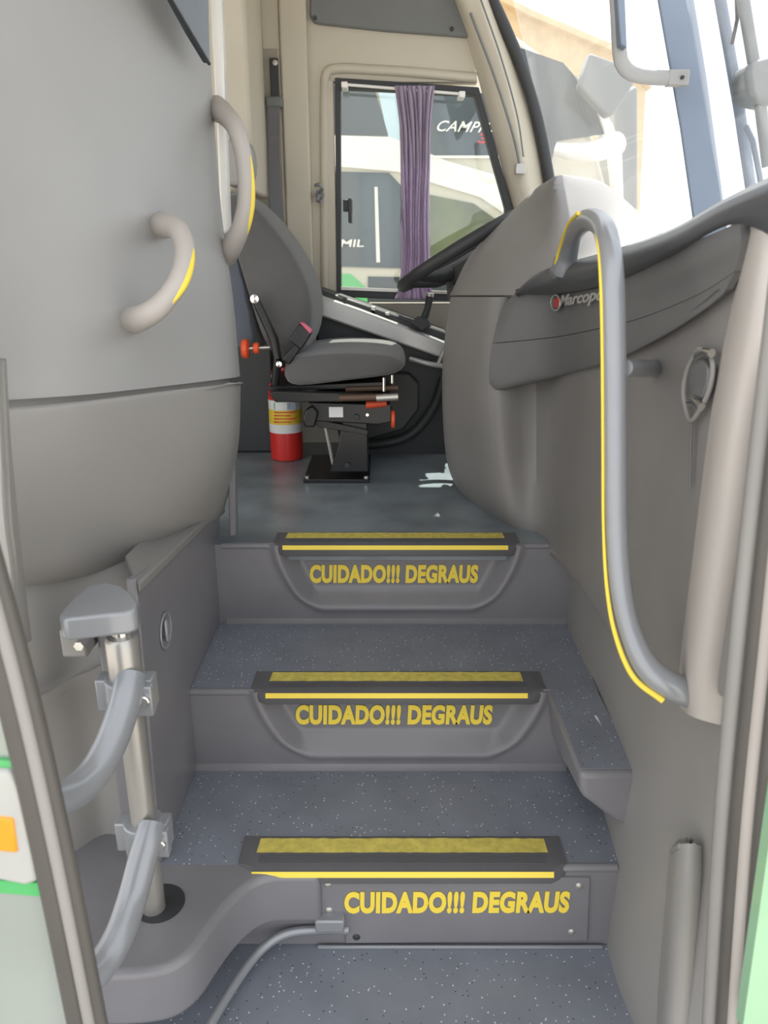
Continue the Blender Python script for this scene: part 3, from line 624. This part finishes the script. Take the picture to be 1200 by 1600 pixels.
# ================================================================== DRIVER'S AREA
# seat
se = empty('driver_seat', P(545, 742, 2.55), 'grey fabric driver seat on a black suspension pedestal', 'seat')
prof = [P(u, v, 2.46) for u, v in ((340,300),(362,290),(388,306),(418,336),(446,372),(470,410),(488,450),(493,490),(490,525),(478,552),(455,570),(430,568),(412,540),(398,500),(384,455),(368,400),(350,350))]
pillow('backrest', prof, 2.44, 2.92, M['fabric'], se, k=.06)
prof2 = [P(u, v, 2.50) for u, v in ((330,330),(352,318),(372,380),(385,440),(398,500),(405,545),(392,560),(365,545),(345,480))]
pillow('back_shell', prof2, 2.47, 2.90, M['fabric_b'], se, k=.05)
prof3 = [P(u, v, 2.40) for u, v in ((437,592),(440,566),(452,560),(480,554),(520,550),(565,550),(605,553),(628,559),(638,568),(634,580),(612,588),(570,592),(520,598),(475,604),(450,604))]
pillow('cushion', prof3, 2.38, 2.90, M['fabric'], se, k=.05)
MB().tube([P(398, 466, 2.41), P(414, 500, 2.41), P(428, 530, 2.41), P(434, 560, 2.41)], [.012, .013, .014, .014], n=12).tube([P(434, 560, 2.41), P(430, 600, 2.43)], .014, n=12).build('recliner_arm', M['black'], se)
MB().lathe(P(398, 467, 2.395), [(0, -.008), (.013, -.006), (.014, .004), (0, .006)], n=16, axis='Y').build('pivot_cap', M['chrome'], se)
MB().lathe(P(436, 569, 2.385), [(0, -.006), (.009, -.004), (.009, .01), (0, .01)], n=16, axis='Y').build('pivot_cap', M['chrome'], se)
# buckle
bk = MB().ppx([(440, 562), (452, 570), (470, 545), (462, 536)], 2.385, 2.40).ppx([(451, 532), (468, 505), (488, 520), (470, 547)], 2.375, 2.40).build('belt_buckle', M['black'], se, bevel=.004)
MB().ppx([(468, 504), (474, 505), (487, 516), (485, 522)], 2.373, 2.402).build('buckle_button', M['pink'], bk, bevel=.002)
# orange knobs
def knob(u, v, Y, r_, h, name='adjust_knob', axis='X'):
    c = P(u, v, Y); pr = [(0, 0)]+[(r_*.8, 0), (r_, h*.2), (r_, h*.8), (r_*.8, h), (0, h)]
    MB().lathe(c, pr, n=12, axis=axis).build(name, M['orange'], se)
kb = P(384, 545, 2.42)
MB().tube([P(384, 545, 2.42), P(422, 543, 2.42)], .006, n=10).build('knob_spindle', M['chrome'], se)
knob(378, 545, 2.42, .030, .022); knob(396, 544, 2.42, .017, .018)
knob(611, 655, 2.45, .029, .013)
MB().tube([P(572, 632, 2.44), P(604, 630, 2.44)], [.014, .010], n=12).build('adjust_knob', M['orange'], se)
# rails
MB().ppx([(420, 615), (430, 611), (612, 617), (612, 627), (430, 629)], 2.40, 2.43).ppx([(420, 604), (600, 596), (600, 606), (420, 612)], 2.46, 2.86).build('seat_frame', M['black'], se, bevel=.003)
MB().tube([P(530, 622, 2.395), P(618, 620, 2.395)], .0105, n=14).tube([P(540, 608, 2.46), P(622, 606, 2.46)], .009, n=14).build('slide_tube', mat('rusty_brown_steel', (.12, .07, .045), .5), se)
MB().tube([P(588, 622, 2.393), P(622, 620, 2.393)], .0115, n=14).build('tube_end', M['alu'], se)
MB().tube([P(600, 590, 2.42), P(600, 612, 2.42)], .005, n=8).build('hanger', M['chrome'], se)
MB().tube([P(613, 586, 2.48), P(613, 604, 2.48)], .005, n=8).build('hanger', M['chrome'], se)
MB().ppx([(482, 628), (612, 632), (612, 660), (590, 664), (560, 662), (482, 658)], 2.45, 2.82).build('suspension_box', M['black'], se, bevel=.004)
MB().ppx([(478, 640), (488, 634), (498, 645), (492, 668), (476, 668), (472, 655)], 2.43, 2.46).build('pedal_cover', M['black'], se, bevel=.006)
MB().ppx([(535, 655), (574, 650), (576, 738), (515, 738), (528, 700)], 2.47, 2.52).build('pedestal', M['black'], se, bevel=.004)
MB().ppx([(545, 660), (574, 655), (576, 730), (540, 730)], 2.75, 2.80).build('pedestal', M['black'], se, bevel=.004)
MB().tube([P(508, 664, 2.5), P(521, 728, 2.5)], .006, n=8).build('gas_strut', M['alu'], se)
MB().ppx([(480, 656), (500, 656), (575, 672), (575, 680), (500, 668)], 2.46, 2.48).build('linkage_arm', M['black'], se, bevel=.002)
bp_z = Z3
c0 = PZ(480, 738, Z3); c1 = PZ(578, 742, Z3)
MB().box((c0.x, 2.50, Z3), (c1.x, 2.84, Z3+.014)).build('base_plate', M['black'], se, bevel=.003)
for x in (c0.x+.012, c1.x-.012): MB().lathe((x, 2.515, Z3+.014), [(0, 0), (.010, 0), (.010, .008), (0, .010)], n=6).build('bolt', M['chrome'], se)
MB().bpx(514, 636, 536, 652, 2.443, 2.452).build('white_sticker', M['white'], se, smooth=False)
for (u, v) in ((557, 652), (552, 672), (543, 727)): MB().lathe(P(u, v, 2.445 if v < 660 else 2.465), [(0, -.006), (.009, -.005), (.010, .004), (0, .006)], n=12, axis='Y').build('pivot_bolt', M['dark'], se)
MB().lathe(P(574, 648, 2.445), [(0, -.004), (.005, -.004), (.005, .006), (0, .006)], n=12, axis='Y').build('pivot_bolt', M['chrome'], se)

# fire extinguisher
fx = P(447, 670, 2.84); 
fe = empty('fire_extinguisher', (fx.x, 2.84, Z3), 'red fire extinguisher with yellow and white labels standing on the floor behind the driver seat', 'fire extinguisher')
q = (fx.x, 2.84, Z3)
zt_ = P(447, 612, 2.84).z-Z3
MB().lathe(q, [(0, .012), (.052, .0), (.060, .004), (.061, .02), (.061, zt_), (.055, zt_+.03), (.034, zt_+.055), (.022, zt_+.065), (.020, zt_+.09), (0, zt_+.09)]).build('cylinder', M['red'], fe)
zy0, zy1, zw0, zw1 = P(447, 664, 2.78).z, P(447, 642, 2.78).z, P(447, 678, 2.78).z, P(447, 627, 2.78).z
def band(z0, z1, m_, name, r_=.0618): MB().lathe((q[0], q[1], z0), [(0, 0), (r_, 0), (r_, z1-z0), (0, z1-z0)]).build(name, m_, fe)
band(zy0, zy1, M['ylabel'], 'yellow_label'); band(zw0, zy0-.0005, M['white'], 'white_label'); band(zy1+.0005, zw1, M['white'], 'white_label')
for i, m_ in enumerate(('green', 'red', 'bluepost', 'bluepost')):
    u = 428+i*9; MB().bpx(u, 629, u+7, 640, 2.84-.0628+abs(i-1.5)*.006, 2.84-.045+abs(i-1.5)*.008).build('pictogram', M[m_], fe, smooth=False)
for i in range(4): MB().bpx(428, 644+i*5, 462-(i % 2)*8, 645.4+i*5, 2.84-.0625, 2.80).build('label_text_line', M['red'], fe, smooth=False)
MB().bpx(424, 580, 440, 604, 2.80, 2.83).build('valve', M['red'], fe, bevel=.004)
MB().bpx(424, 586, 438, 600, 2.795, 2.80).build('valve_tag', M['white'], fe, smooth=False)

# dark cabinet behind the seat
cb = MB().box((-1.54, 2.93, Z3), (-.36, YW-.31, 1.62)) if False else MB().box((-1.2, 2.92, Z3), (-.42, 3.04, 1.55))
tag(cb.build('rear_cabinet', M['dark'], bevel=.01), 'dark cabinet panel low behind the driver seat backrest', 'cabinet')
hr2 = pillow('headrest', [P(u, v, 2.62) for u, v in ((345,225),(360,214),(385,216),(398,232),(399,275),(390,292),(360,294),(345,285))], 2.60, 2.69, M['wall_low'], None, k=.05)
tag(hr2, 'grey padded headrest block seen behind the long grab handle', 'headrest')

# seat belt on the pillar
sb = empty('seat_belt', P(430, 160, 3.03), 'grey seat belt hanging from a dark adjuster on the beige pillar', 'seat belt')
MB().bpx(422, 90, 435, 155, 3.045, 3.06).build('height_adjuster', M['rubber'], sb, bevel=.003)
MB().lathe(P(430, 98, 3.04), [(0, -.004), (.009, -.003), (.009, .01), (0, .01)], n=14, axis='Y').build('bolt', M['alu'], sb)
MB().bpx(415, 150, 441, 167, 3.025, 3.055).build('belt_guide', M['greyp'], sb, bevel=.006)
surface('belt_strap', [col([(418,160,3.03),(437,160,3.03)]), col([(419,230,3.02),(436,230,3.02)]), col([(421,300,2.99),(440,300,3.0)]), col([(424,340,2.97),(444,360,2.98)]), col([(430,400,2.95),(447,400,2.96)])], M['belt'], sb, thick=.003)
MB().bpx(437, 366, 447, 380, 2.94, 2.965).build('belt_tongue', M['dark'], sb, bevel=.003)
# coat hook
ch = MB().lathe(P(499, 303, Yf-.05), [(0, -.004), (.013, -.004), (.015, .0), (.015, .05), (0, .05)], n=16, axis='Y').tube([P(492, 290, Yf-.075), P(499, 288, Yf-.085), P(504, 295, Yf-.08), P(498, 303, Yf-.06), P(496, 314, Yf-.07), P(503, 316, Yf-.09)], .0065, n=10)
tag(ch.build('coat_hook', M['mirror']), 'small dark metal coat hook on the beige wall left of the driver window', 'hook')
lv = MB().ppx([(388, 164), (393, 160), (411, 188), (409, 197), (404, 196)], Yf-.125, Yf-.10)
tag(lv.build('track_handle', M['greyp'], bevel=.003), 'short grey metal lever slanting beside the dark curtain track', 'lever')

# curtain and its rod
rod = empty('curtain_rod', P(640, 142, 3.03), 'thin white curtain rod across the top of the driver window', 'curtain rod')
MB().tube([P(538, 132, 3.03), P(722, 147, 3.03)], .005, n=10).build('rod', M['busw'], rod)
for u, v in ((538, 132), (722, 147)): MB().bpx(u-5, v-5, u+5, v+5, 3.02, 3.09).build('rod_bracket', M['busw'], rod, bevel=.003)
def curtain():
    rows = [(134,616,680),(150,618,677),(200,625,672),(260,627,671),(300,627,670),(350,627,671),(400,628,673),(440,625,672),(468,617,678)]
    path = [Vector(r) for r in rows]; rr = smooth_path(path, 8); N = 90; vs_ = []; fs = []
    for i, r_ in enumerate(rr):
        for j in range(N+1):
            t = j/N; u = r_[1]+(r_[2]-r_[1])*t; s = i/(len(rr)-1)
            amp = .010+.008*math.sin(math.pi*s)
            tw = .8*math.sin(3.0*s*math.pi)*(t-.5)
            ph = t*2*math.pi*9+3.2*math.sin(2.2*s*math.pi+t*4)+tw*6
            ph2 = t*2*math.pi*4+4*s
            y = 3.022+amp*math.sin(ph)*.8+.008*math.sin(ph2)
            vs_.append(P(u+.5*math.cos(ph), r_[0], y))
    H = len(rr)
    for i in range(H-1):
        for j in range(N): a = i*(N+1)+j; fs.append((a, a+1, a+N+2, a+N+1))
    o = mesh('curtain', vs_, fs, M['purple'], None, angle=80)
    m = o.modifiers.new('solid', 'SOLIDIFY'); m.thickness = .002
    return o
tag(curtain(), 'gathered purple curtain hanging in the middle of the driver window', 'curtain')

# driver's side console
dcn = empty('side_console', P(600, 712, 2.85), 'dark driver side console with a sloping silver top below the window', 'console')
MB().ppx([(494, 452), (500, 452), (700, 520), (700, 545), (700, 718), (540, 718), (494, 560)], 2.90, 3.095).build('console_body', M['dark'], dcn, bevel=.01)
sf = MB().prism([P(499, 462, 2.86), P(560, 483, 2.86), P(640, 513, 2.86), P(700, 537, 2.86), P(700, 563, 2.86), P(640, 543, 2.86), P(560, 515, 2.86), P(499, 494, 2.86)], (0, .20, .012)).build('silver_top', M['silver'], dcn, bevel=.008, seg=3)
MB().tube([P(505, 461, 2.93), P(560, 479, 2.93), P(620, 500, 2.93), P(640, 508, 2.93)], .006, n=10).build('chrome_strip', M['chrome'], sf)
for u, v in ((583, 487), (605, 496)): MB().bpx(u-4, v-8, u+4, v+5, 2.90, 2.93).build('toggle_switch', M['alu'], sf, bevel=.003)
kn = MB().ppx([(641, 506), (655, 496), (668, 497), (674, 510), (660, 518)], 2.84, 2.92).tube([P(662, 500, 2.88), P(668, 482, 2.88), P(672, 462, 2.88)], [.014, .012, .015], n=14).build('park_brake_lever', M['dark'], dcn, bevel=.004)
MB().tube([P(671, 463, 2.88), P(672, 458, 2.88)], .0155, n=14).build('lever_cap', M['alu'], kn)
MB().tube(smooth_path([P(640, 560, 2.87), P(668, 568, 2.86), P(692, 572, 2.86)]), .010, n=10).tube([P(683, 572, 2.86), P(697, 540, 2.86)], .009, n=10).build('door_pull', M['silver'], dcn)
MB().tube(smooth_path([P(540, 694, 2.87), P(590, 694, 2.86), P(640, 680, 2.86), P(675, 640, 2.86), P(694, 590, 2.86)]), .018, n=12).build('lower_moulding', M['rubber'], dcn)
MB().ppx([(535, 598), (560, 580), (640, 584), (655, 600), (655, 640), (630, 672), (580, 686), (540, 684)], 2.865, 2.91).build('door_pocket', mat('olive_dark_plastic', (.055, .058, .052), .5), dcn, bevel=.008)

# steering wheel
stw = empty('steering_wheel', P(735, 430, 2.68), 'black four spoke steering wheel tilted edge-on in front of the driver seat', 'steering wheel')
ctr = P(722, 391, 2.68); # the wheel plane is tipped 30 degrees towards the driver
e1 = Vector((.86, 0, .50)).normalized(); e2 = Vector((.05, .99, -.08)); e2 = (e2-e1*e2.dot(e1)).normalized(); ax = e1.cross(e2).normalized()
if ax.z < 0: ax = -ax
RW = .225
MB().tube([ctr+(e1*math.cos(a*math.pi/24)+e2*math.sin(a*math.pi/24))*RW for a in range(49)], .0205, n=14, cap=False).build('rim', M['rubber'], stw)
hb = ctr-ax*.05
MB().tube([hb-ax*.05, hb-ax*.03, hb+ax*.015, hb+ax*.03], [.07, .10, .09, .05], n=24).build('hub', M['dark'], stw)
for a in (20, 160, 215, 325):
    d = e1*math.cos(R(a))+e2*math.sin(R(a)); MB().tube([hb+d*.04, hb+d*.13+ax*.01, ctr+d*(RW-.005)], [.03, .022, .013], n=10).build('spoke', M['rubber'], stw)
MB().tube([hb, hb-ax*.12+Vector((.03, 0, 0)), hb-ax*.45+Vector((.1, 0, 0))], [.07, .06, .05], n=16).build('column', M['dark'], stw)
MB().ppx([(702, 428), (716, 410), (722, 440), (716, 470), (706, 476)], 2.62, 2.80).build('column_shroud', M['dark'], stw, bevel=.008)

# ================================================================== WINDSCREEN: bracket, wiper, mirrors outside
gb = empty('windscreen_grab_bar', P(1060, 120, 1.9), 'pale grey curved grab bar bolted to the windscreen centre post', 'grab bar')
MB().tube(smooth_path([P(961, -40, 1.86), P(965, 20, 1.86), P(968, 80, 1.87), P(974, 103, 1.875), P(990, 116, 1.88), P(1020, 121, 1.885), P(1062, 122, 1.89)]), .0155, n=14, flat=((0, 1, 0), .5)).build('bar', M['wall'], gb)
MB().bpx(1045, 108, 1078, 133, 1.88, 1.905).build('mounting_tab', M['wall'], gb, bevel=.003)
MB().lathe(P(1066, 121, 1.878), [(0, -.003), (.004, -.003), (.004, .01), (0, .01)], n=10, axis='Y').build('bolt', M['dark'], gb)
MB().ppx([(962, -30), (976, -30), (980, 75), (970, 70)], 1.83, 1.86).build('bar_cover', M['bluepost'], gb, bevel=.003)
def wpt(u, v):   # point just outside the windscreen along the sight line
    d = ray(u, v); t = .5
    for _ in range(400):
        p = EYE+d*t
        if p.x > WS(p.y, p.z).x+.035: break
        t += .01
    return p
wp = empty('wiper', wpt(1170, 290), 'long dark wiper lying upright against the outside of the right windscreen half', 'wiper')
MB().tube([wpt(1122, -20), wpt(1138, 70), wpt(1155, 170), wpt(1174, 300)], .0115, n=10).build('wiper_blade', M['bluepost'], wp)
MB().tube([wpt(1150, -20), wpt(1152, 30), wpt(1144, 68)], .004, n=8).build('wiper_arm', M['rubber'], wp)
MB().tube([wpt(1166, 198), wpt(1176, 220), wpt(1186, 270), wpt(1196, 330)], .006, n=8).build('wiper_arm', M['bluepost'], wp)
mr = empty('wing_mirror', P(1190, 130, 1.55), 'grey exterior mirror on a hanging arm outside the windscreen at the right edge', 'mirror')
MB().tube(smooth_path([P(1152, -60, 1.75), P(1168, 40, 1.75), P(1186, 150, 1.75), P(1200, 260, 1.75)]), .012, n=12).build('mirror_arm', M['mirror'], mr)
MB().ppx([(1165, 110), (1178, 94), (1215, 84), (1225, 150), (1210, 165), (1182, 158), (1170, 150)], 1.72, 1.80).build('mirror_head', M['mirror'], mr, bevel=.012, seg=3)

# ================================================================== DOOR LEAF at the left edge
dl = empty('door_1', P(60, 1590, .72), kind='structure')
MB().prism([P(2, 1085, .72), P(112, 1600, .72), P(120, 1660, .72), P(-200, 1660, .72), P(-200, 1085, .72)], (0, .035, 0)).build('door_skin', M['skin'], dl, smooth=False)
def edge(u0, u1, off, m_, r_, name, y):
    MB().tube(smooth_path([P(u0-150+off, 560, y), P(u0-70+off, 840, y), P(u0+off, 1100, y), P(u0+56+off, 1350, y), P(u1+off, 1640, y)]), r_, n=12).build(name, M[m_], dl)
edge(15, 129, 0, 'seal', .0125, 'edge_seal', .715)
edge(15, 129, 18, 'wall_low', .007, 'edge_trim', .712)
edge(15, 129, 33, 'seal', .0115, 'edge_seal', .725)
MB().ppx([(-60, 1185), (22, 1189), (25, 1203), (-60, 1200)], .715, .74).build('green_band', M['green'], dl, smooth=False)
MB().ppx([(-60, 1372), (60, 1380), (75, 1402), (-60, 1390)], .715, .74).build('green_band', M['green'], dl, smooth=False)
lp = MB().ppx([(-60, 1204), (16, 1206), (30, 1235), (52, 1330), (60, 1378), (40, 1386), (-60, 1366)], .708, .75).build('marker_lamp', M['lamp_w'], dl, bevel=.006, seg=3)
MB().ppx([(-60, 1272), (20, 1280), (27, 1334), (-60, 1326)], .705, .72).build('amber_lens', M['lamp_o'], lp, bevel=.003)

# ================================================================== OUTSIDE: neighbouring bus and shed
nb = empty('coach', (0, 4.7, 0), 'cream coach with dark windows parked beyond the driver window', 'bus')
YB = 4.62
def bpoly(name, poly, m_, dy=0, th=.02, par=nb): return MB().prism([P(u, v, YB-dy) for u, v in poly], (0, th, 0)).build(name, M[m_], par, smooth=False)
xf = P(965, 300, YB).x
body = [(-7.5, YB, .25), (xf+.05, YB, .25), (xf+.02, YB, 1.9), (xf-.15, YB, 2.35), (xf-.45, YB, 2.75), (xf-.85, YB, 3.0), (-7.5, YB, 3.1)]
MB().prism(body, (0, 2.4, 0)).build('coach_body', M['bus'], nb, bevel=.05, seg=3)
# side windows and panes coloured like reflections
bpoly('side_window', [(300, 110), (585, 138), (607, 212), (300, 205)], 'busglass', .012)
bpoly('sky_reflection_pane', [(586, 120), (634, 125), (640, 250), (616, 248), (606, 215)], 'skyrefl', .012)  # wedge of reflected sky, painted as a pale pane
bpoly('side_window', [(641, 128), (780, 150), (830, 170), (840, 242), (641, 242)], 'busglass', .012)
bpoly('white_moulding', [(641, 243), (842, 243), (842, 247), (641, 247)], 'busw', .02)
bpoly('swoosh', [(300, 205), (610, 214), (700, 252), (770, 272), (805, 300), (820, 345), (790, 335), (750, 308), (690, 290), (620, 268), (300, 240)], 'busw', .016)
bpoly('side_window', [(300, 262), (608, 270), (655, 320), (650, 420), (300, 410)], 'busglass', .012)
bpoly('door_window', [(660, 302), (740, 318), (785, 350), (800, 430), (668, 430)], 'buspanel', .012)
bpoly('door_window', [(545, 290), (580, 292), (580, 360), (550, 362)], 'skyrefl', .02) if False else None
bpoly('window_divider', [(585, 292), (590, 292), (594, 410), (588, 410)], 'busw', .02)
bpoly('green_stripe', [(300, 425), (548, 428), (572, 450), (575, 475), (300, 475)], 'green', .014)
bpoly('dark_skirt', [(575, 432), (800, 436), (800, 500), (575, 500)], 'busglass', .010)
YL = YB-.022
text('coach_lettering', 'CAMPIONE', P(681, 205, YL), P(806, 209, YL), P(686, 188, YL), M['busw'], nb, bold=.012, shear=.2, spacing=1.05)
text('coach_number', '3.65', P(746, 224, YL), P(806, 226, YL), P(750, 208, YL), M['red'], nb, bold=.03)
text('coach_lettering', 'COMIL', P(494, 386, YL), P(568, 386, YL), P(496, 374, YL), M['busw'], nb, bold=.02)
# windscreen corner seen through our windscreen
bpoly('front_window', [(800, 70), (880, 98), (925, 150), (955, 208), (870, 220), (862, 250), (870, 300), (800, 300)], 'busglass', .02, .03)
bpoly('front_pillar', [(900, 118), (925, 140), (958, 195), (972, 240), (975, 340), (958, 290), (950, 220), (935, 175)], 'busw', .05, .06)
MB().ppx([(960, 150), (998, 130), (998, 330), (962, 310)], YB+.5, YB+.9).build('mirror_mount', M['mirror'], nb, bevel=.03)
am = MB().tube(smooth_path([P(870, 233, 4.35), P(895, 238, 4.30), P(930, 236, 4.30), P(962, 225, 4.45)]), [.03+.03*i/24 for i in range(25)], n=14).build('mirror_arm', M['busw'], nb)
MB().ppx([(905, 135), (922, 82), (965, 98), (992, 130), (958, 180), (950, 182)], 4.40, 4.50).build('mirror_head', M['mirror'], nb, bevel=.02)
sh = empty('shed', (4, 16, 0), 'tan shed roof far behind the coach, pale in the glare', 'building')
MB().prism([P(740, -30, 15), P(830, 20, 15), P(960, 75, 15), P(1010, 130, 15), P(1000, 330, 15), P(700, 330, 15)], (0, 4, 0)).build('shed_wall', M['tan'], sh, smooth=False)
MB().prism([P(735, -34, 14.8), P(830, 14, 14.8), P(962, 70, 14.8), P(1018, 132, 14.8), P(1018, 138, 14.8), P(960, 80, 14.8), P(828, 24, 14.8), P(735, -24, 14.8)], (0, 4.4, 0)).build('shed_roof', M['tan'], sh, smooth=False)
